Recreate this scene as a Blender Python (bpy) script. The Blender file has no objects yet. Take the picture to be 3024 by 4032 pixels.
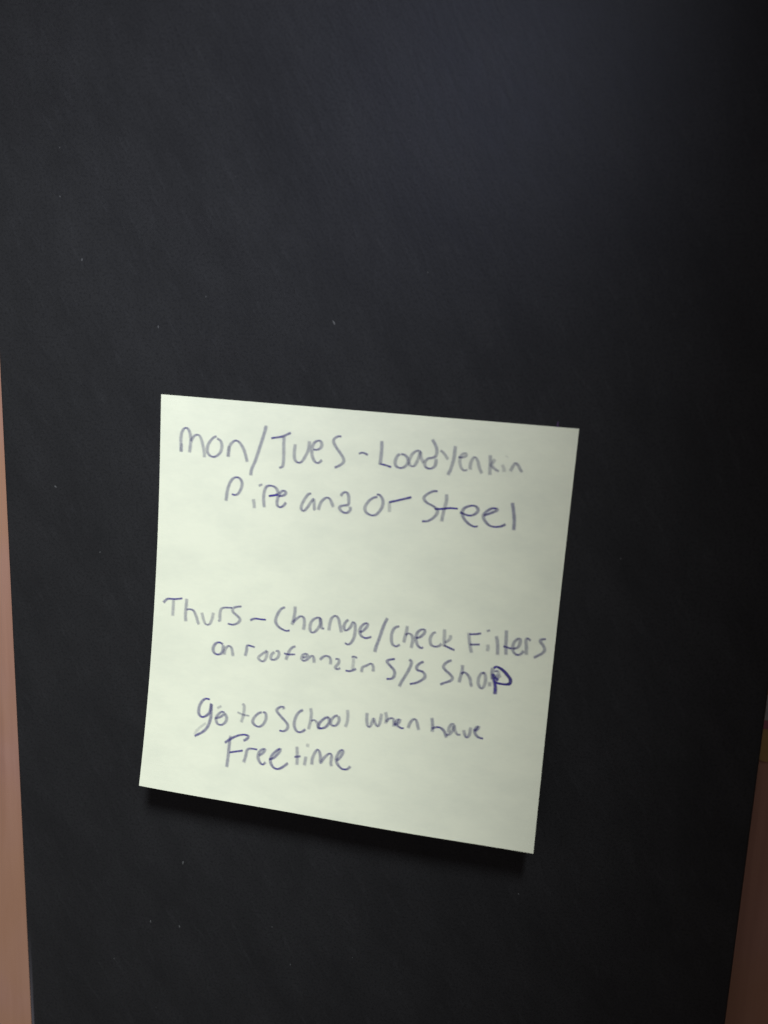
import bpy, bmesh, math, random
from mathutils import Vector, Euler

# ------------------------------------------------------------------ camera, light, exposure
scene = bpy.context.scene
COL = scene.collection
MM = 0.001

cam_data = bpy.data.cameras.new("camera")
cam = bpy.data.objects.new("camera", cam_data)
COL.objects.link(cam)
cam.location = (31.588*MM, 47.620*MM, 145.203*MM)
cam.rotation_euler = (-0.178733, 0.181334, 0.037756)
cam_data.sensor_fit = 'VERTICAL'
cam_data.sensor_height = 36.0
cam_data.sensor_width = 27.0
cam_data.lens = 29.12
cam_data.clip_start = 0.005
cam_data.clip_end = 20.0
cam_data.dof.use_dof = True
cam_data.dof.focus_distance = 0.162      # the phone focused a little behind the paper
cam_data.dof.aperture_fstop = 13.2       # a 2.2 mm phone pupil
scene.camera = cam

world = bpy.data.worlds.new("World")
scene.world = world
world.use_nodes = True
wnt = world.node_tree
bg = wnt.nodes["Background"]
# a dim room: even warm-grey gloom with one paler side off to the left
w_tc = wnt.nodes.new('ShaderNodeTexCoord')
w_dot = wnt.nodes.new('ShaderNodeVectorMath')
w_dot.operation = 'DOT_PRODUCT'
w_dot.inputs[1].default_value = Vector((-0.55, -0.06, 0.83)).normalized()
wnt.links.new(w_tc.outputs['Generated'], w_dot.inputs[0])
w_map = wnt.nodes.new('ShaderNodeMapRange')
w_map.interpolation_type = 'SMOOTHSTEP'
w_map.inputs['From Min'].default_value = 0.70
w_map.inputs['From Max'].default_value = 1.0
wnt.links.new(w_dot.outputs['Value'], w_map.inputs['Value'])
w_mix = wnt.nodes.new('ShaderNodeMix')
w_mix.data_type = 'RGBA'
w_mix.inputs[6].default_value = (0.044, 0.032, 0.023, 1)
w_mix.inputs[7].default_value = (0.42, 0.40, 0.41, 1)
wnt.links.new(w_map.outputs[0], w_mix.inputs[0])
wnt.links.new(w_mix.outputs[2], bg.inputs[0])
bg.inputs[1].default_value = 1.0

def lamp(name, kind, loc, aim, energy, colour, **kw):
    d = bpy.data.lights.new(name, kind)
    d.energy = energy
    d.color = colour
    for k, v in kw.items():
        setattr(d, k, v)
    o = bpy.data.objects.new(name, d)
    COL.objects.link(o)
    o.location = Vector(loc)*MM
    o.rotation_euler = (Vector(aim) - Vector(loc)).to_track_quat('-Z', 'Y').to_euler()
    return o

lamp("key_spot", 'SPOT', (66, 410, 345), (-91, -34, 0), 16.0, (0.925, 1.0, 1.02),  # unseen key spot; its cone edge is placed to darken the right side
     spot_size=math.radians(28.2), spot_blend=0.56, shadow_soft_size=0.055)
lamp("sheen_spot", 'SPOT', (-2, 270, 440), (-21, 100, 0), 2.7, (0.66, 0.70, 1.0),  # unseen bluish spot added for the sheen at the cover's top
     spot_size=math.radians(19), spot_blend=0.8, shadow_soft_size=0.035)

scene.view_settings.view_transform = 'Standard'
scene.view_settings.look = 'None'
scene.view_settings.exposure = 0.0
scene.view_settings.gamma = 1.0
scene.view_settings.use_curve_mapping = False
scene.cycles.transparent_max_bounces = 24
scene.cycles.use_denoising = True

# ------------------------------------------------------------------ helpers
def material(name):
    m = bpy.data.materials.new(name)
    m.use_nodes = True
    nt = m.node_tree
    b = nt.nodes["Principled BSDF"]
    return m, nt, b

def N(nt, kind, **inputs):
    n = nt.nodes.new(kind)
    for k, v in inputs.items():
        n.inputs[k.replace('_', ' ')].default_value = v
    return n

def ramp(nt, fac, stops):
    r = nt.nodes.new('ShaderNodeValToRGB')
    while len(r.color_ramp.elements) < len(stops):
        r.color_ramp.elements.new(0.5)
    for e, (p, c) in zip(r.color_ramp.elements, stops):
        e.position = p
        e.color = c if len(c) == 4 else (*c, 1)
    nt.links.new(fac, r.inputs[0])
    return r.outputs[0]

def math_node(nt, op, a, b=None, c=None, clamp=False):
    n = nt.nodes.new('ShaderNodeMath')
    n.operation = op
    n.use_clamp = clamp
    for i, v in enumerate((a, b, c)):
        if v is None:
            continue
        if isinstance(v, (int, float)):
            n.inputs[i].default_value = v
        else:
            nt.links.new(v, n.inputs[i])
    return n.outputs[0]

def mix(nt, fac, a, b, blend='MIX'):
    n = nt.nodes.new('ShaderNodeMix')
    n.data_type = 'RGBA'
    n.blend_type = blend
    for sock, v in ((n.inputs[0], fac), (n.inputs[6], a), (n.inputs[7], b)):
        if isinstance(v, (int, float)):
            sock.default_value = v
        elif isinstance(v, tuple):
            sock.default_value = v if len(v) == 4 else (*v, 1)
        else:
            nt.links.new(v, sock)
    return n.outputs[2]

def coords(nt, scale=(1, 1, 1), rot=(0, 0, 0)):
    t = nt.nodes.new('ShaderNodeTexCoord')
    m = nt.nodes.new('ShaderNodeMapping')
    m.inputs['Scale'].default_value = scale
    m.inputs['Rotation'].default_value = rot
    nt.links.new(t.outputs['Object'], m.inputs[0])
    return m.outputs[0]

def slanted(nt, angle, scale):
    """Object coordinates turned by angle about Z first, then stretched."""
    a = coords(nt, (1, 1, 1), (0, 0, angle))
    m = nt.nodes.new('ShaderNodeMapping')
    m.inputs['Scale'].default_value = scale
    nt.links.new(a, m.inputs[0])
    return m.outputs[0]

def noise(nt, vec, scale, detail=4, rough=0.55, distortion=0.0):
    n = nt.nodes.new('ShaderNodeTexNoise')
    n.inputs['Scale'].default_value = scale
    n.inputs['Detail'].default_value = detail
    n.inputs['Roughness'].default_value = rough
    n.inputs['Distortion'].default_value = distortion
    nt.links.new(vec, n.inputs['Vector'])
    return n.outputs['Fac']

def bump(nt, height, bsdf, strength, distance):
    b = nt.nodes.new('ShaderNodeBump')
    b.inputs['Strength'].default_value = strength
    b.inputs['Distance'].default_value = distance
    nt.links.new(height, b.inputs['Height'])
    nt.links.new(b.outputs[0], bsdf.inputs['Normal'])

def link_mesh(name, bm, mats, parent=None, smooth=True):
    me = bpy.data.meshes.new(name)
    bm.normal_update()
    bm.to_mesh(me)
    bm.free()
    for m in (mats if isinstance(mats, (list, tuple)) else [mats]):
        me.materials.append(m)
    if smooth:
        for p in me.polygons:
            p.use_smooth = True
    o = bpy.data.objects.new(name, me)
    COL.objects.link(o)
    if parent is not None:
        o.parent = parent
    return o

def empty(name, loc=(0, 0, 0), rz=0.0):
    o = bpy.data.objects.new(name, None)
    o.empty_display_size = 0.01
    COL.objects.link(o)
    o.location = Vector(loc)*MM
    o.rotation_euler.z = rz
    return o

def tag(o, label, cat, group=None):
    o['label'] = label
    o['category'] = cat
    if group:
        o['group'] = group

def rounded_slab(x0, x1, y0, y1, z0, z1, r, edge, seg=8):
    """A board with rounded corners (radius r) and rolled edges (radius edge), in mm."""
    bm = bmesh.new()
    def ring(inset, z):
        vs = []
        rr = max(r - inset, 0.05)
        for cx, cy, a0 in ((x1-r, y1-r, 0), (x0+r, y1-r, 90), (x0+r, y0+r, 180), (x1-r, y0+r, 270)):
            for k in range(seg+1):
                a = math.radians(a0 + 90*k/seg)
                vs.append(bm.verts.new((Vector((cx + rr*math.cos(a), cy + rr*math.sin(a), z)))*MM))
        return vs
    rings = []
    n = 5
    for k in range(n+1):
        a = math.pi/2*k/n
        rings.append(ring(edge*(1-math.sin(a)), z0 + edge*(1-math.cos(a))))
    for k in range(n+1):
        a = math.pi/2*k/n
        rings.append(ring(edge*(1-math.cos(a)), z1 - edge*(1-math.sin(a))))
    for a, b in zip(rings, rings[1:]):
        m = len(a)
        for i in range(m):
            bm.faces.new((a[i], a[(i+1) % m], b[(i+1) % m], b[i]))
    bm.faces.new(list(reversed(rings[0])))
    bm.faces.new(rings[-1])
    return bm

# ------------------------------------------------------------------ materials
def mat_cover():
    m, nt, b = material("black_cover")
    v = coords(nt)
    cloud = noise(nt, slanted(nt, -0.48, (1.0, 0.45, 1)), 95, 6, 0.68)
    streak = noise(nt, slanted(nt, -0.48, (1.0, 0.22, 1)), 760, 4, 0.65)
    fine = noise(nt, v, 2200, 3, 0.6)
    base = mix(nt, cloud, (0.0105, 0.0105, 0.0111), (0.0290, 0.0286, 0.0306))
    base = mix(nt, math_node(nt, 'MULTIPLY', ramp(nt, streak, [(0.56, (0, 0, 0)), (0.80, (1, 1, 1))]), 0.42), base, (0.036, 0.036, 0.039))
    base = mix(nt, math_node(nt, 'MULTIPLY', ramp(nt, fine, [(0.34, (1, 1, 1)), (0.52, (0, 0, 0))]), 0.55), base, (0.010, 0.010, 0.011))
    # highlight painted into the colour along the rolled edge near the lower left corner
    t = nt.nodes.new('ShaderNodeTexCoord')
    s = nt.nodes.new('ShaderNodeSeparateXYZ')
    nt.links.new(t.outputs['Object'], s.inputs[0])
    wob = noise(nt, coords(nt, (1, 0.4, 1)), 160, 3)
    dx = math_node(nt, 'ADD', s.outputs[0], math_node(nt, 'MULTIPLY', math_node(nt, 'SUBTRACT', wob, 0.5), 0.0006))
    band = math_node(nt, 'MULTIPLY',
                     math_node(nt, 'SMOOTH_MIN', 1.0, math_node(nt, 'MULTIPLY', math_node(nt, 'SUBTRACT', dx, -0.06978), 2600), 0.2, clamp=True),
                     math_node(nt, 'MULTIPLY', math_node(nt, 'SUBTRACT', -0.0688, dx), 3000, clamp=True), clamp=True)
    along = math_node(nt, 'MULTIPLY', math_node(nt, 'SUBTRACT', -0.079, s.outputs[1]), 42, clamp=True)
    edge_glint = math_node(nt, 'MULTIPLY', band, along)
    base = mix(nt, math_node(nt, 'MULTIPLY', edge_glint, 0.85), base, (0.115, 0.105, 0.120))
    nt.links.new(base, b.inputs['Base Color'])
    rg = math_node(nt, 'ADD', math_node(nt, 'MULTIPLY', cloud, 0.10), math_node(nt, 'MULTIPLY', streak, 0.14))
    nt.links.new(math_node(nt, 'ADD', rg, 0.32), b.inputs['Roughness'])
    b.inputs['Specular IOR Level'].default_value = 0.13
    b.inputs['Specular Tint'].default_value = (0.86, 0.88, 1.0, 1)
    h = math_node(nt, 'ADD', math_node(nt, 'MULTIPLY', streak, 1.0), math_node(nt, 'MULTIPLY', fine, 0.35))
    bump(nt, h, b, 0.22, 0.0002)
    return m

def mat_plain(name, col, rough=0.7, spec=0.3):
    m, nt, b = material(name)
    n = noise(nt, coords(nt), 400, 3)
    c = mix(nt, n, tuple(k*0.85 for k in col), tuple(min(1, k*1.12) for k in col))
    nt.links.new(c, b.inputs['Base Color'])
    b.inputs['Roughness'].default_value = rough
    b.inputs['Specular IOR Level'].default_value = spec
    return m

def mat_paper():
    m, nt, b = material("pale_yellow_paper")
    v = coords(nt)
    blotch = noise(nt, coords(nt, (0.7, 1.3, 1)), 110, 4, 0.65)
    fibre = noise(nt, coords(nt, (1.0, 2.6, 1)), 900, 4, 0.65)
    c = mix(nt, ramp(nt, blotch, [(0.30, (0, 0, 0)), (0.60, (1, 1, 1))]), (0.755, 0.770, 0.625), (0.832, 0.842, 0.676))
    c = mix(nt, math_node(nt, 'MULTIPLY', fibre, 0.30), c, (0.70, 0.715, 0.60))
    nt.links.new(c, b.inputs['Base Color'])
    b.inputs['Roughness'].default_value = 0.85
    b.inputs['Specular IOR Level'].default_value = 0.15
    h = math_node(nt, 'ADD', math_node(nt, 'MULTIPLY', noise(nt, v, 120, 3, 0.5), 1.0), math_node(nt, 'MULTIPLY', fibre, 0.25))
    bump(nt, h, b, 0.25, 0.0002)
    return m

def mat_ink():
    m, nt, b = material("ballpoint_ink")
    uv = nt.nodes.new('ShaderNodeUVMap')
    uv.uv_map = "stroke"
    sp = nt.nodes.new('ShaderNodeSeparateXYZ')
    nt.links.new(uv.outputs[0], sp.inputs[0])
    at = nt.nodes.new('ShaderNodeAttribute')
    at.attribute_name = "ink"
    op = at.outputs['Fac']
    # soft shoulders where the ink feathers into the paper
    a = math_node(nt, 'ABSOLUTE', sp.outputs[0])
    prof = ramp(nt, a, [(0.20, (1, 1, 1)), (0.50, (0.80, 0.80, 0.80)), (0.78, (0.25, 0.25, 0.25)), (1.0, (0, 0, 0))])
    r = nt.nodes[-1]
    end = math_node(nt, 'SMOOTH_MIN', sp.outputs[1], 1.0, 0.3, clamp=True)
    skip = noise(nt, coords(nt, (1, 1, 1)), 2200, 3, 0.6)
    sk = math_node(nt, 'ADD', math_node(nt, 'MULTIPLY', skip, 0.9), 0.55)
    al = math_node(nt, 'MULTIPLY', math_node(nt, 'MULTIPLY', prof, end), math_node(nt, 'MULTIPLY', op, sk), clamp=True)
    col = mix(nt, ramp(nt, op, [(0.30, (0, 0, 0)), (0.75, (1, 1, 1))]), (0.125, 0.122, 0.275), (0.062, 0.043, 0.300))
    nt.links.new(col, b.inputs['Base Color'])
    nt.links.new(al, b.inputs['Alpha'])
    b.inputs['Roughness'].default_value = 0.6
    b.inputs['Specular IOR Level'].default_value = 0.1
    return m

def mat_wood():
    m, nt, b = material("desk_wood")
    g = noise(nt, coords(nt, (1.0, 0.035, 1)), 520, 5, 0.65, 0.4)
    fig = noise(nt, coords(nt, (1.0, 0.30, 1)), 60, 4, 0.55, 0.8)
    big = noise(nt, coords(nt, (0.5, 1.0, 1)), 28, 2, 0.5)
    c = mix(nt, g, (0.230, 0.100, 0.068), (0.450, 0.242, 0.176))
    c = mix(nt, math_node(nt, 'MULTIPLY', ramp(nt, fig, [(0.40, (0, 0, 0)), (0.65, (1, 1, 1))]), 0.45), c, (0.42, 0.240, 0.205))
    c = mix(nt, math_node(nt, 'MULTIPLY', ramp(nt, big, [(0.46, (0, 0, 0)), (0.62, (1, 1, 1))]), 0.5), c, (0.37, 0.195, 0.110))
    nt.links.new(c, b.inputs['Base Color'])
    b.inputs['Roughness'].default_value = 0.5
    b.inputs['Specular IOR Level'].default_value = 0.3
    bump(nt, g, b, 0.15, 0.0002)
    return m

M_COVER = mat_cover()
M_PAPER = mat_paper()
M_INK = mat_ink()
M_WOOD = mat_wood()
M_PAGES = mat_plain("page_edges", (0.70, 0.66, 0.55), 0.9, 0.1)

# ------------------------------------------------------------------ the desk top under everything
bm = rounded_slab(-520, 520, -420, 420, -40, -14, 4, 2)
desk = link_mesh("desk_top", bm, M_WOOD)
for p in desk.data.polygons:
    p.use_smooth = False
desk['kind'] = 'structure'

# ------------------------------------------------------------------ the black notebook
XL, XR, YB, YT = -69.94, 74.73, -113.0, 113.0
book = empty("notebook", (0, 0, -14))
tag(book, "matte black hardcover notebook lying on the wooden desk under the pale yellow sticky note", "notebook")
def book_part(name, bm, m):
    o = link_mesh(name, bm, m, book)
    o.location.z = 0.014
    return o
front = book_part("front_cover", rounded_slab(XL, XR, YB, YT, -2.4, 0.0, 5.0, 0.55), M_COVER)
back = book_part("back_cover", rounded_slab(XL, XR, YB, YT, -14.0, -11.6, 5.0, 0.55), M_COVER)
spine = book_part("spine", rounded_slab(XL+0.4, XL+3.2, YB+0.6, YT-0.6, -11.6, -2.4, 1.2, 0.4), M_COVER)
pages = book_part("page_block", rounded_slab(XL+3.4, XR-3.0, YB+3.0, YT-3.0, -11.6, -2.4, 4.0, 0.2), M_PAGES)

# ------------------------------------------------------------------ the sticky note
S = 76.0
LIFT_L, LIFT_R, POW, ROT = 6.690, 7.888, 2.1854, -0.032306
def sheet(u, v):
    """Top face of the paper: stuck flat along the top, curling off the cover towards the bottom (mm)."""
    L = LIFT_L + (LIFT_R - LIFT_L)*u + 0.4*math.sin(math.pi*u) + 0.12*math.sin(11*u + 0.5)
    n = 60
    y = 0.0
    zprev = 0.0
    vv = max(0.0, min(1.0, v))
    zf = lambda t: L*max(t-0.1, 0.0)**POW/0.9**POW
    k = 0
    full = int(vv*n)
    for k in range(full):
        z1 = zf((k+1)/n)
        d = (z1 - zprev)/S*n
        y += math.sqrt(max(1-d*d, 0.05))*S/n
        zprev = z1
    rest = vv - full/n
    if rest > 1e-9:
        z1 = zf((full+1)/n)
        d = (z1 - zprev)/S*n
        y += math.sqrt(max(1-d*d, 0.05))*S*rest
    z = zf(vv)
    return Vector(((u-0.5)*S, 0.5*S - y, z + 0.15))
def sheet_normal(u, v):
    h = 0.01
    a = sheet(min(u+h, 1), v) - sheet(max(u-h, 0), v)
    b = sheet(u, max(v-h, 0)) - sheet(u, min(v+h, 1))
    return a.cross(b).normalized()

bm = bmesh.new()
NU, NV = 30, 60
top, bot = [], []
for j in range(NV+1):
    rt, rb = [], []
    for i in range(NU+1):
        p = sheet(i/NU, j/NV)
        nrm = sheet_normal(i/NU, j/NV)
        rt.append(bm.verts.new(p*MM))
        rb.append(bm.verts.new((p - nrm*0.11)*MM))
    top.append(rt)
    bot.append(rb)
for j in range(NV):
    for i in range(NU):
        bm.faces.new((top[j][i], top[j+1][i], top[j+1][i+1], top[j][i+1]))
        bm.faces.new((bot[j][i], bot[j][i+1], bot[j+1][i+1], bot[j+1][i]))
rim = []
for j in range(NV):
    rim.append(bm.faces.new((top[j][0], bot[j][0], bot[j+1][0], top[j+1][0])))
    rim.append(bm.faces.new((top[j][NU], top[j+1][NU], bot[j+1][NU], bot[j][NU])))
for i in range(NU):
    rim.append(bm.faces.new((top[0][i], top[0][i+1], bot[0][i+1], bot[0][i])))
    rim.append(bm.faces.new((top[NV][i], bot[NV][i], bot[NV][i+1], top[NV][i+1])))
rim_edges = {e for f in rim for e in f.edges}
for e in rim_edges:
    if any(f not in rim for f in e.link_faces):
        e.smooth = False
note = link_mesh("sticky_note", bm, M_PAPER)
note.rotation_euler.z = ROT
tag(note, "square pale yellow sticky note with blue handwriting, curling off the black notebook", "sticky note")

# ------------------------------------------------------------------ the handwriting: ink strokes on the paper
# (line of writing, pen pressure, u v control points in 1/10000 of the sheet)
STROKES = [
(0,0.9,[554,1373,547,1222,537,1042,558,890,619,787,690,766,755,843,791,990,788,1171,769,1369]),
(0,0.8,[802,1094,839,1001,908,927,995,912,1061,997,1113,1157,1150,1320,1162,1455]),
(0,0.5,[556,1146,551,1267,554,1373]),
(0,0.9,[1468,901,1383,939,1276,1068,1226,1223,1262,1355,1366,1413,1476,1381,1574,1267,1601,1114,1557,998,1462,954]),
(0,0.9,[1767,1385,1783,1158,1856,1025,1955,964,2058,1014,2157,1155,2218,1314,2263,1467]),
(0,0.4,[1789,1105,1782,1233,1767,1385]),
(0,1,[2703,530,2665,710,2558,1089,2463,1411,2379,1629,2363,1788]),
(0,1,[2829,833,3011,791,3147,754,3236,702,3332,657]),
(0,0.9,[3155,761,3160,967,3170,1188,3169,1381,3144,1495,3061,1528]),
(0,0.9,[3444,912,3431,1120,3447,1281,3527,1355,3618,1332,3702,1199,3769,1045,3792,896,3787,809]),
(0,0.9,[3888,1005,3979,1009,4067,960,4099,869,4057,792,3990,794,3917,841,3870,948,3863,1096,3900,1225,3966,1308,4042,1316,4128,1234]),
(0,0.9,[4572,638,4483,646,4397,704,4379,786,4454,911,4567,1047,4649,1172,4640,1261,4540,1343,4431,1398]),
(0,0.9,[5001,1015,5103,977,5239,1023]),
(0,1,[5537,649,5547,901,5536,1164,5531,1200,5650,1219,5814,1257]),
(0,0.9,[6002,930,5940,967,5891,1102,5914,1216,6019,1257,6119,1219,6191,1118,6175,1004,6098,938,6002,925]),
(0,0.8,[6450,806,6358,829,6271,923,6218,1087,6246,1171,6334,1184,6405,1069,6456,877,6465,819,6491,961,6560,1099]),
(0,0.9,[6715,518,6796,632,6850,770,6832,901,6750,951,6658,974,6587,1082,6624,1186,6727,1206,6823,1146,6850,1029,6837,958]),
(0,0.7,[6921,757,7011,813,7131,960]),
(0,0.9,[7266,619,7260,891,7211,1153,7147,1325]),
(0,0.7,[7350,877,7456,876,7537,828,7522,776,7460,792,7403,872,7403,1001,7445,1115,7515,1178,7597,1149]),
(0,0.75,[7657,1154,7650,1021,7691,889,7746,846,7812,931,7869,1097,7938,1214]),
(0,0.8,[8081,757,8103,936,8108,1107,8120,1234]),
(0,0.7,[8205,842,8151,943,8124,988,8182,1046,8249,1094,8326,1124]),
(0,0.4,[8456,787,8473,743]),
(0,0.55,[8368,955,8417,1035,8437,1135]),
(0,0.8,[8565,1101,8608,1007,8652,918,8692,903,8750,962,8800,1042,8852,1096]),
(1,0.95,[1759,2476,1786,2199,1856,1980,1946,1877,2056,1862,2146,1952,2144,2088,2073,2247,1980,2299,1893,2280]),
(1,0.7,[2572,2024,2624,1989,2678,1969]),
(1,0.8,[2454,2346,2484,2480,2495,2585]),
(1,0.95,[2746,2537,2718,2304,2732,2122,2781,2011,2873,1980,2982,1999,3056,2075,3075,2148,3023,2199]),
(1,1.3,[2839,2240,2962,2212,3084,2181]),
(1,1,[3086,2215,3194,2197,3275,2136,3241,2079,3180,2085,3114,2160,3068,2300,3067,2436,3140,2486,3223,2443,3294,2345]),
(1,0.9,[3915,2077,3847,2089,3769,2189,3687,2363,3678,2469,3735,2516,3815,2440,3912,2280,3968,2199,3990,2302,4007,2451,4038,2462]),
(1,0.9,[4099,2464,4142,2302,4211,2190,4307,2133,4377,2166,4428,2258,4473,2358]),
(1,0.95,[4628,2067,4683,1987,4756,1957,4819,2011,4836,2143,4835,2247,4747,2278,4644,2311,4625,2373,4713,2446,4819,2450,4889,2375,4876,2287]),
(1,0.95,[5494,1936,5576,1943,5658,2046,5667,2178,5604,2332,5508,2431,5404,2449,5281,2395,5243,2280,5307,2140,5419,2033,5535,1991]),
(1,0.6,[5842,2337,5832,2205,5816,2089]),
(1,1.15,[5803,2098,6033,2024,6348,1916]),
(1,0.95,[6953,1719,6840,1730,6695,1821,6634,1919,6710,2011,6869,2080,6967,2154,6974,2246,6892,2362,6762,2450,6625,2467]),
(1,0.9,[7161,1760,7168,1935,7132,2137,7109,2309,7097,2433]),
(1,1.5,[6905,2148,7086,2127,7265,2090,7461,2085]),
(1,1.05,[7498,2161,7607,2196,7744,2220,7860,2170,7926,2072,7874,1993,7782,1977,7651,2023,7569,2108,7571,2215,7634,2331,7764,2432,7872,2467,7961,2450]),
(1,1.05,[8057,2188,8185,2129,8341,2044,8352,1998,8262,1992,8149,2056,8056,2180,8097,2298,8211,2400,8348,2424,8494,2393,8592,2330]),
(1,1.2,[8689,1812,8739,2019,8776,2242,8782,2462]),
(2,1.05,[237,5230,307,5150,370,5111,568,5094,755,5053]),
(2,0.8,[511,5109,513,5322,514,5544]),
(2,0.9,[861,5043,858,5248,856,5469,876,5640]),
(2,0.85,[864,5334,960,5306,1061,5333,1134,5450,1194,5600,1232,5674]),
(2,0.75,[1282,5345,1334,5504,1409,5636,1506,5623,1569,5474,1589,5307]),
(2,0.85,[1718,5518,1772,5488,1763,5356,1785,5212,1878,5154,2086,5136]),
(2,0.9,[2322,5068,2180,5101,2095,5150,2101,5236,2212,5315,2298,5398,2257,5489,2133,5556,1979,5548]),
(2,1.05,[2555,5396,2678,5334,2821,5332,2979,5328]),
(2,1,[3441,4950,3335,5012,3245,5178,3218,5336,3290,5451,3422,5519,3518,5538,3602,5512]),
(2,0.95,[3687,4892,3692,5061,3668,5249,3638,5376]),
(2,0.9,[3657,5312,3743,5209,3846,5131,3926,5155,3953,5290,3944,5468]),
(2,0.9,[4343,5102,4236,5124,4134,5221,4101,5379,4141,5489,4218,5479,4303,5383,4355,5254,4343,5110,4378,5251,4402,5355,4472,5362]),
(2,0.9,[4585,5403,4593,5226,4628,5084,4714,5009,4796,5063,4848,5224,4902,5408]),
(2,0.95,[5057,5060,4986,5130,4949,5242,4988,5336,5062,5304,5130,5203,5161,5116,5217,5147,5238,5296,5223,5481,5159,5626,5079,5675,4999,5640]),
(2,1,[5340,5329,5428,5295,5524,5168,5526,5100,5458,5109,5375,5203,5346,5313,5393,5413,5489,5461,5578,5442,5658,5401]),
(2,1.1,[6007,4895,5927,5102,5849,5415,5781,5666,5769,5781]),
(2,0.95,[6316,5064,6201,5121,6144,5249,6142,5386,6176,5517,6271,5565,6371,5507]),
(2,0.9,[6499,5023,6495,5144,6472,5298,6449,5459]),
(2,0.9,[6476,5267,6539,5214,6615,5234,6662,5333,6652,5470,6639,5569]),
(2,1,[6726,5302,6827,5267,6922,5165,6929,5081,6854,5076,6765,5155,6733,5294,6757,5396,6811,5494,6896,5528,6929,5486]),
(2,0.9,[7212,5105,7141,5129,7079,5264,7108,5411,7215,5449,7315,5414,7361,5348]),
(2,0.8,[7401,4992,7412,5192,7427,5429]),
(2,0.8,[7545,5115,7559,5188,7508,5269,7425,5325]),
(2,1.1,[7416,5386,7522,5424,7689,5477]),
(2,0.9,[7978,5009,8010,5184,8047,5343,8091,5493]),
(2,1,[7989,5045,8126,5028,8282,4988]),
(2,1,[8028,5293,8136,5279,8272,5257]),
(2,0.8,[8391,4920,8482,4889]),
(2,0.7,[8436,5233,8465,5303,8453,5409]),
(2,0.95,[8630,5000,8679,5201,8705,5465]),
(2,0.95,[8851,4832,8867,5073,8879,5264,8904,5438]),
(2,1,[8811,5229,8884,5241,8972,5259,9037,5258]),
(2,0.9,[9029,5259,9141,5230,9194,5120,9191,5017,9134,5017,9057,5108,9035,5244,9082,5356,9172,5396,9253,5348,9302,5268]),
(2,0.9,[9370,5377,9351,5188,9328,5029,9365,4973,9441,5022]),
(2,0.95,[9787,4933,9697,4952,9651,4994,9708,5068,9776,5176,9743,5269,9638,5349,9538,5417]),
(3,1.05,[1910,6094,1825,6051,1722,6080,1651,6207,1685,6328,1785,6362,1879,6318,1912,6219,1910,6094]),
(3,0.85,[1955,6355,1961,6229,2011,6144,2065,6109,2134,6159,2191,6363]),
(3,1,[2501,6314,2529,6169,2535,6044,2614,6034,2744,6056]),
(3,0.8,[3066,6091,2992,6155,2888,6247,2846,6314,2915,6375,2994,6372,3049,6272,3067,6099]),
(3,0.85,[3258,6104,3185,6176,3170,6287,3243,6308,3334,6249,3373,6151,3342,6070,3272,6087]),
(3,0.9,[3785,5896,3702,5930,3631,6024,3593,6137,3557,6273]),
(3,0.9,[3488,6105,3607,6120,3794,6095]),
(3,0.85,[3970,6150,4054,6131,4104,6070,4047,6047,3973,6096,3957,6182,4016,6228,4105,6178,4177,6099,4237,6076,4266,6141,4284,6254]),
(3,0.9,[4416,6159,4458,6100,4545,6034,4639,6037,4692,6114,4695,6236]),
(3,0.9,[4797,6077,4890,6072,4898,6163,4830,6264,4834,6309,4896,6316,4955,6277]),
(3,0.8,[5197,5972,5273,5954,5359,5980]),
(3,0.6,[5251,5972,5264,6115,5249,6285]),
(3,1,[5075,6324,5184,6327,5272,6289,5352,6240]),
(3,0.9,[5482,6321,5501,6189,5580,6140,5704,6070,5763,6138,5768,6266]),
(3,1.1,[6283,5875,6166,5906,6079,5956,6164,6050,6279,6155,6298,6273,6239,6365,6105,6391]),
(3,1,[6611,5839,6683,5890,6658,6029,6573,6236,6485,6413,6437,6541]),
(3,1.05,[6985,5850,6899,5891,6819,5992,6842,6071,6963,6093,7038,6172,7010,6266,6856,6377,6683,6439]),
(3,1,[7646,5724,7527,5792,7456,5899,7517,5988,7627,6063,7703,6157,7644,6232,7517,6294,7412,6354]),
(3,0.95,[7908,5798,7912,5943,7883,6103,7864,6246]),
(3,0.9,[7898,6034,7959,5976,8039,6015,8114,6106,8135,6203,8178,6309]),
(3,0.85,[8446,5922,8372,5948,8318,6067,8320,6200,8385,6303,8448,6272,8479,6145,8477,6023,8435,5929,8383,5947]),
(3,0.8,[8585,6120,8586,6186,8597,6241]),
(3,1.6,[8641,5912,8677,6063,8726,6223,8734,6411]),
(3,1.6,[8639,5790,8700,5743,8765,5751,8868,5804,8975,5900,9061,6000,9060,6100,8987,6132,8848,6140,8683,6118]),
(3,0.9,[8722,5746,8823,5788,8917,5858,9013,5956,9064,6032,9029,6115,8901,6132,8716,6124]),
(3,1.1,[8616,5771,8619,5915,8640,6068]),
(3,0.8,[8658,5865,8742,5843,8769,5895,8722,5968,8658,5977,8761,6029,8778,5983,8837,5930]),
(3,1.3,[8671,5997,8739,6032,8767,6095]),
(4,1.15,[1685,7529,1562,7527,1464,7623,1413,7772,1420,7927,1509,8001,1620,7953,1707,7839,1728,7632,1741,7849,1741,8021,1681,8233,1564,8376,1355,8513]),
(4,0.35,[1360,8477,1427,8333,1637,8130]),
(4,0.5,[1884,7727,2007,7647]),
(4,0.95,[1845,7990,1979,7940,2090,7830,2029,7792,1939,7867,1885,7985,1930,8103,2038,8126,2136,8049,2165,7928,2106,7828]),
(4,0.75,[2530,7518,2590,7556,2595,7773,2552,7996]),
(4,0.5,[2422,7743,2580,7783,2758,7796]),
(4,0.95,[3073,7649,2974,7702,2874,7825,2852,7937,2941,8017,3053,8016,3154,7908,3188,7764,3154,7661,3081,7648]),
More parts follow.
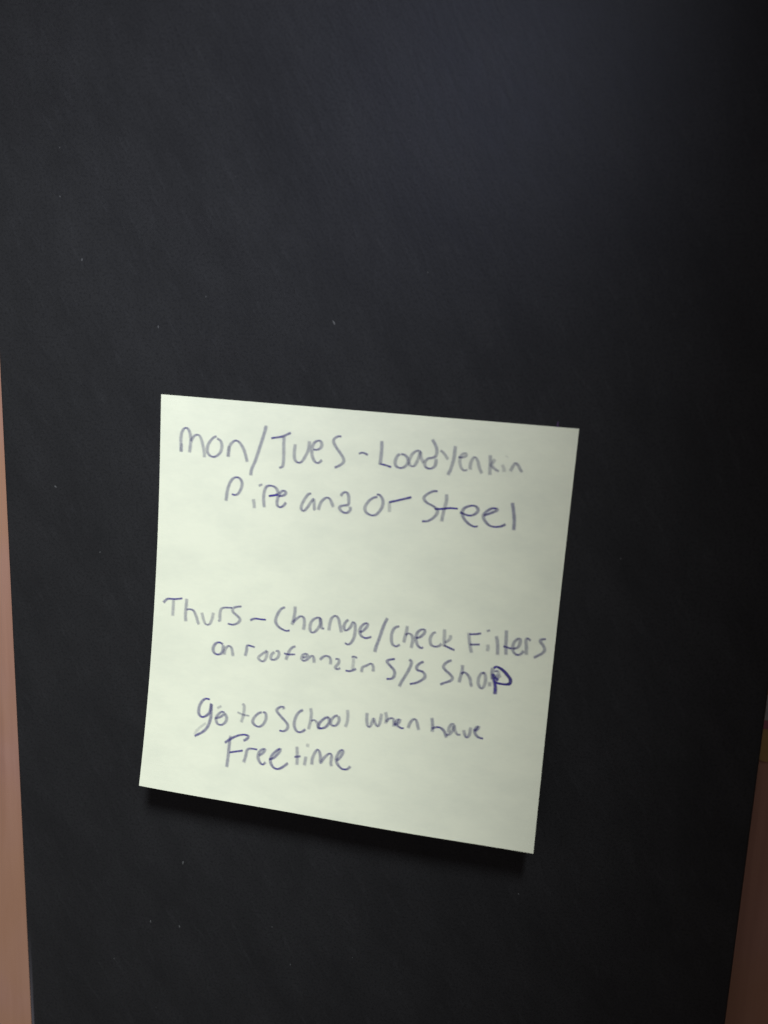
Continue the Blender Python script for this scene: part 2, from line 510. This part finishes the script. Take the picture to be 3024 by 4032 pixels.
(4,1,[3620,7510,3607,7450,3536,7453,3440,7536,3488,7621,3627,7740,3750,7860,3753,7967,3673,8041,3546,8044]),
(4,1,[4119,7437,4002,7531,3932,7695,3925,7865,4001,7991,4112,7998,4229,7911]),
(4,0.85,[4301,7365,4333,7529,4323,7744,4292,7909]),
(4,0.75,[4334,7697,4423,7653,4510,7732,4563,7876]),
(4,1.1,[4778,7524,4681,7569,4568,7692,4533,7804,4598,7833,4704,7794,4787,7690,4799,7582,4755,7527]),
(4,0.95,[5012,7451,4922,7487,4841,7606,4850,7696,4930,7722,5003,7673,5046,7560,5012,7459]),
(4,0.75,[5227,7275,5252,7454,5243,7592,5209,7718]),
(4,0.9,[5718,7275,5727,7463,5770,7607,5835,7588,5893,7401,5941,7506,6005,7572,6054,7490,6077,7242]),
(4,0.8,[6167,7191,6209,7335,6196,7488]),
(4,0.9,[6201,7440,6268,7355,6350,7324,6394,7383,6400,7533]),
(4,1,[6394,7477,6502,7424,6540,7334,6476,7353,6439,7452,6509,7498,6588,7533,6662,7522]),
(4,0.9,[6756,7518,6789,7382,6863,7278,6930,7287,6979,7411,7019,7526]),
(4,1,[7300,7169,7336,7340,7345,7525]),
(4,1.05,[7318,7445,7397,7397,7507,7381,7604,7432,7659,7517,7697,7614]),
(4,0.85,[7670,7534,7760,7512,7832,7399,7848,7286,7799,7255,7735,7357,7739,7487]),
(4,0.8,[7839,7287,7899,7427,7952,7493,8033,7481]),
(4,0.9,[8085,7354,8124,7468,8175,7526,8232,7453,8250,7265]),
(4,1,[8312,7340,8400,7308,8438,7229,8386,7255,8351,7362,8396,7448,8474,7492,8574,7496]),
(5,1.05,[2314,8356,2301,8546,2302,8859,2292,9163]),
(5,1.15,[2172,8565,2323,8438,2508,8327,2678,8281,2778,8308,2732,8387,2651,8441]),
(5,1.1,[2316,8784,2464,8741,2676,8681]),
(5,0.95,[2720,8983,2756,8811,2782,8651,2864,8603,3048,8600]),
(5,1,[3086,8750,3195,8661,3239,8571,3185,8569,3097,8655,3078,8782,3134,8898,3215,8948,3294,8873]),
(5,1.1,[3361,8801,3484,8741,3598,8599,3630,8501,3559,8533,3435,8686,3408,8835,3487,8967,3609,9000,3741,8927,3867,8805]),
(5,0.85,[4044,8365,4079,8586,4094,8831]),
(5,0.9,[3999,8640,4175,8592]),
(5,0.6,[4320,8251,4310,8355]),
(5,0.9,[4301,8572,4284,8811]),
(5,0.95,[4470,8761,4472,8586,4538,8412,4598,8372,4666,8515,4683,8676,4763,8540,4877,8420,4944,8451,4942,8635,4973,8721]),
(5,1,[5061,8565,5156,8478,5224,8325,5188,8280,5113,8363,5068,8533,5135,8665,5247,8738,5371,8719,5445,8636]),
]
LINE_LABELS = [
    "top line of writing, starting with Mon/Tues",
    "second line of writing, ending in Steel",
    "line of writing starting with Thurs",
    "line of writing ending in a heavily inked Shop",
    "line of writing starting with go to School",
    "bottom line of writing, Free time",
]

def spline(pts, step):
    """Catmull-Rom through the control points, resampled about every step (in sheet units)."""
    P = [Vector(p) for p in pts]
    if len(P) == 2:
        P = [P[0], (P[0]+P[1])/2, P[1]]
    Q = [P[0]*2 - P[1]] + P + [P[-1]*2 - P[-2]]
    out = []
    for i in range(1, len(Q)-2):
        a, b, c, d = Q[i-1], Q[i], Q[i+1], Q[i+2]
        n = max(2, int((c-b).length/step))
        for k in range(n):
            t = k/n
            out.append(0.5*((2*b) + (c-a)*t + (2*a-5*b+4*c-d)*t*t + (3*b-a-3*c+d)*t**3))
    out.append(P[-1])
    return out

PEN_H, PEN_V = 0.46, 0.93          # ribbon width (mm) of cross strokes and of down strokes
rnd = random.Random(5)
for line in range(6):
    bm = bmesh.new()
    uvl = bm.loops.layers.uv.new("stroke")
    ink = bm.verts.layers.float.new("ink")
    for idx, (ln, press, flat) in enumerate(STROKES):
        if ln != line:
            continue
        pts = [(flat[i]/10000, flat[i+1]/10000) for i in range(0, len(flat), 2)]
        path = spline(pts, 0.0035)
        # widths and darkness follow the direction the pen travels in
        tans = []
        for i in range(len(path)):
            t = path[min(i+2, len(path)-1)] - path[max(i-2, 0)]
            tans.append(t.normalized() if t.length > 1e-9 else Vector((1, 0)))
        cum = [0.0]
        for a, b in zip(path, path[1:]):
            cum.append(cum[-1] + (b-a).length*S)
        total = cum[-1]
        rows = []
        for i, (p, t) in enumerate(zip(path, tans)):
            vert = abs(t.y)
            w = (PEN_H + (PEN_V-PEN_H)*vert**1.3)*(0.94 + 0.12*rnd.random())
            dark = (0.82 - 0.43*vert**0.75)*press
            if press > 1.25:
                dark = min(1.0, dark + 0.12)
            side = Vector((-t.y, t.x))
            base = sheet(p.x, p.y)
            nrm = sheet_normal(p.x, p.y)
            lift = 0.012 + 0.0012*(idx % 40) + 0.006*cum[i]/max(total, 1)
            row = []
            for s in (-1.0, -0.5, 0.0, 0.5, 1.0):
                q = p + side*(s*w*0.5/S)
                pos = sheet(q.x, q.y) + nrm*lift
                vtx = bm.verts.new(pos*MM)
                vtx[ink] = dark
                row.append((vtx, s))
            endd = min(cum[i], total-cum[i])
            rows.append((row, 0.25 + endd/0.30))
        for (ra, ea), (rb, eb) in zip(rows, rows[1:]):
            for k in range(4):
                quad = (ra[k], ra[k+1], rb[k+1], rb[k])
                f = bm.faces.new([q[0] for q in quad])
                for lp, (sv, ev) in zip(f.loops, ((ra[k][1], ea), (ra[k+1][1], ea), (rb[k+1][1], eb), (rb[k][1], eb))):
                    lp[uvl].uv = (sv, ev)
    o = link_mesh("handwriting_line", bm, M_INK, note)
    o['label'] = LINE_LABELS[line]

# ------------------------------------------------------------------ small printed card on the desk beside the notebook
m_ochre = mat_plain("ochre_print", (0.36, 0.23, 0.09), 0.6)
m_grey = mat_plain("grey_print", (0.33, 0.33, 0.35), 0.6)
m_mag = mat_plain("magenta_print", (0.30, 0.10, 0.14), 0.6)
card = empty("printed_card", (96.6, -13.2, -14), 0.0)
tag(card, "ochre card with grey and magenta bands on the desk at the notebook's right edge", "card")
c0 = link_mesh("card_body", rounded_slab(-18.5, 18.5, -12.9, 12.9, 0.0, 0.5, 1.5, 0.1), m_ochre, card)
c1 = link_mesh("grey_band", rounded_slab(-18.3, 18.3, -4.4, 0.6, 0.5, 0.56, 0.3, 0.02), m_grey, card)
c2 = link_mesh("magenta_band", rounded_slab(-18.3, 18.3, -6.2, -4.5, 0.5, 0.56, 0.3, 0.02), m_mag, card)

# ------------------------------------------------------------------ dust specks and lint on the cover
m_dust = mat_plain("dust", (0.085, 0.085, 0.088), 0.9, 0.1)
m_lint = mat_plain("lint", (0.10, 0.06, 0.14), 0.9, 0.1)
bm = bmesh.new()
specks = [(-33.3, -56.5, .26), (-40.7, -71.3, .22), (-34.2, -71.4, .24), (34.9, -52.4, .2), (-37.2, 51.4, .2),
          (-4.2, 53.1, .26), (-59.0, 20.4, .24), (48.0, 14.7, .16), (-52, 63, .2), (-56, 74, .16), (-14, -68, .14), (-10, -76, .15),
          (3, -72, .14), (-50, 8, .14), (-28, 57, .16), (12, 62, .14)]
for _ in range(14):
    specks.append((rnd.uniform(-66, 60), rnd.uniform(-98, 100), rnd.uniform(0.04, 0.11)))
for x, y, r in specks:
    if -37.5 < x < 40 and -41 < y < 40:
        continue
    ang = rnd.uniform(1.2, 2.4)
    ln = rnd.uniform(1.0, 2.2)
    ca, sa = math.cos(ang), math.sin(ang)
    ctr = bm.verts.new(Vector((x, y, r*0.5))*MM)
    ringv = []
    for k in range(7):
        a = 2*math.pi*k/7
        rr = r*rnd.uniform(0.6, 1.0)
        px, py = rr*ln*math.cos(a), rr*math.sin(a)*0.8
        ringv.append(bm.verts.new(Vector((x + px*ca - py*sa, y + px*sa + py*ca, 0.004))*MM))
    for k in range(7):
        bm.faces.new((ctr, ringv[k], ringv[(k+1) % 7]))
# a little tuft of violet lint just above the note
for k in range(7):
    a = math.radians(60 + 12*k)
    p0 = Vector((35.7 + 0.12*k - 0.4, 36.75, 0.1))
    p1 = p0 + Vector((math.cos(a)*0.9, math.sin(a)*rnd.uniform(0.5, 1.3), 0.25))
    d = Vector((-(p1-p0).y, (p1-p0).x, 0)).normalized()*0.07
    f = bm.faces.new([bm.verts.new(q*MM) for q in (p0-d, p0+d, p1+d*0.4, p1-d*0.4)])
    f.material_index = 1
dust = link_mesh("dust", bm, [m_dust, m_lint])
dust['kind'] = 'stuff'
dust['label'] = "pale dust specks and lint scattered on the black cover"
dust['category'] = "dust"
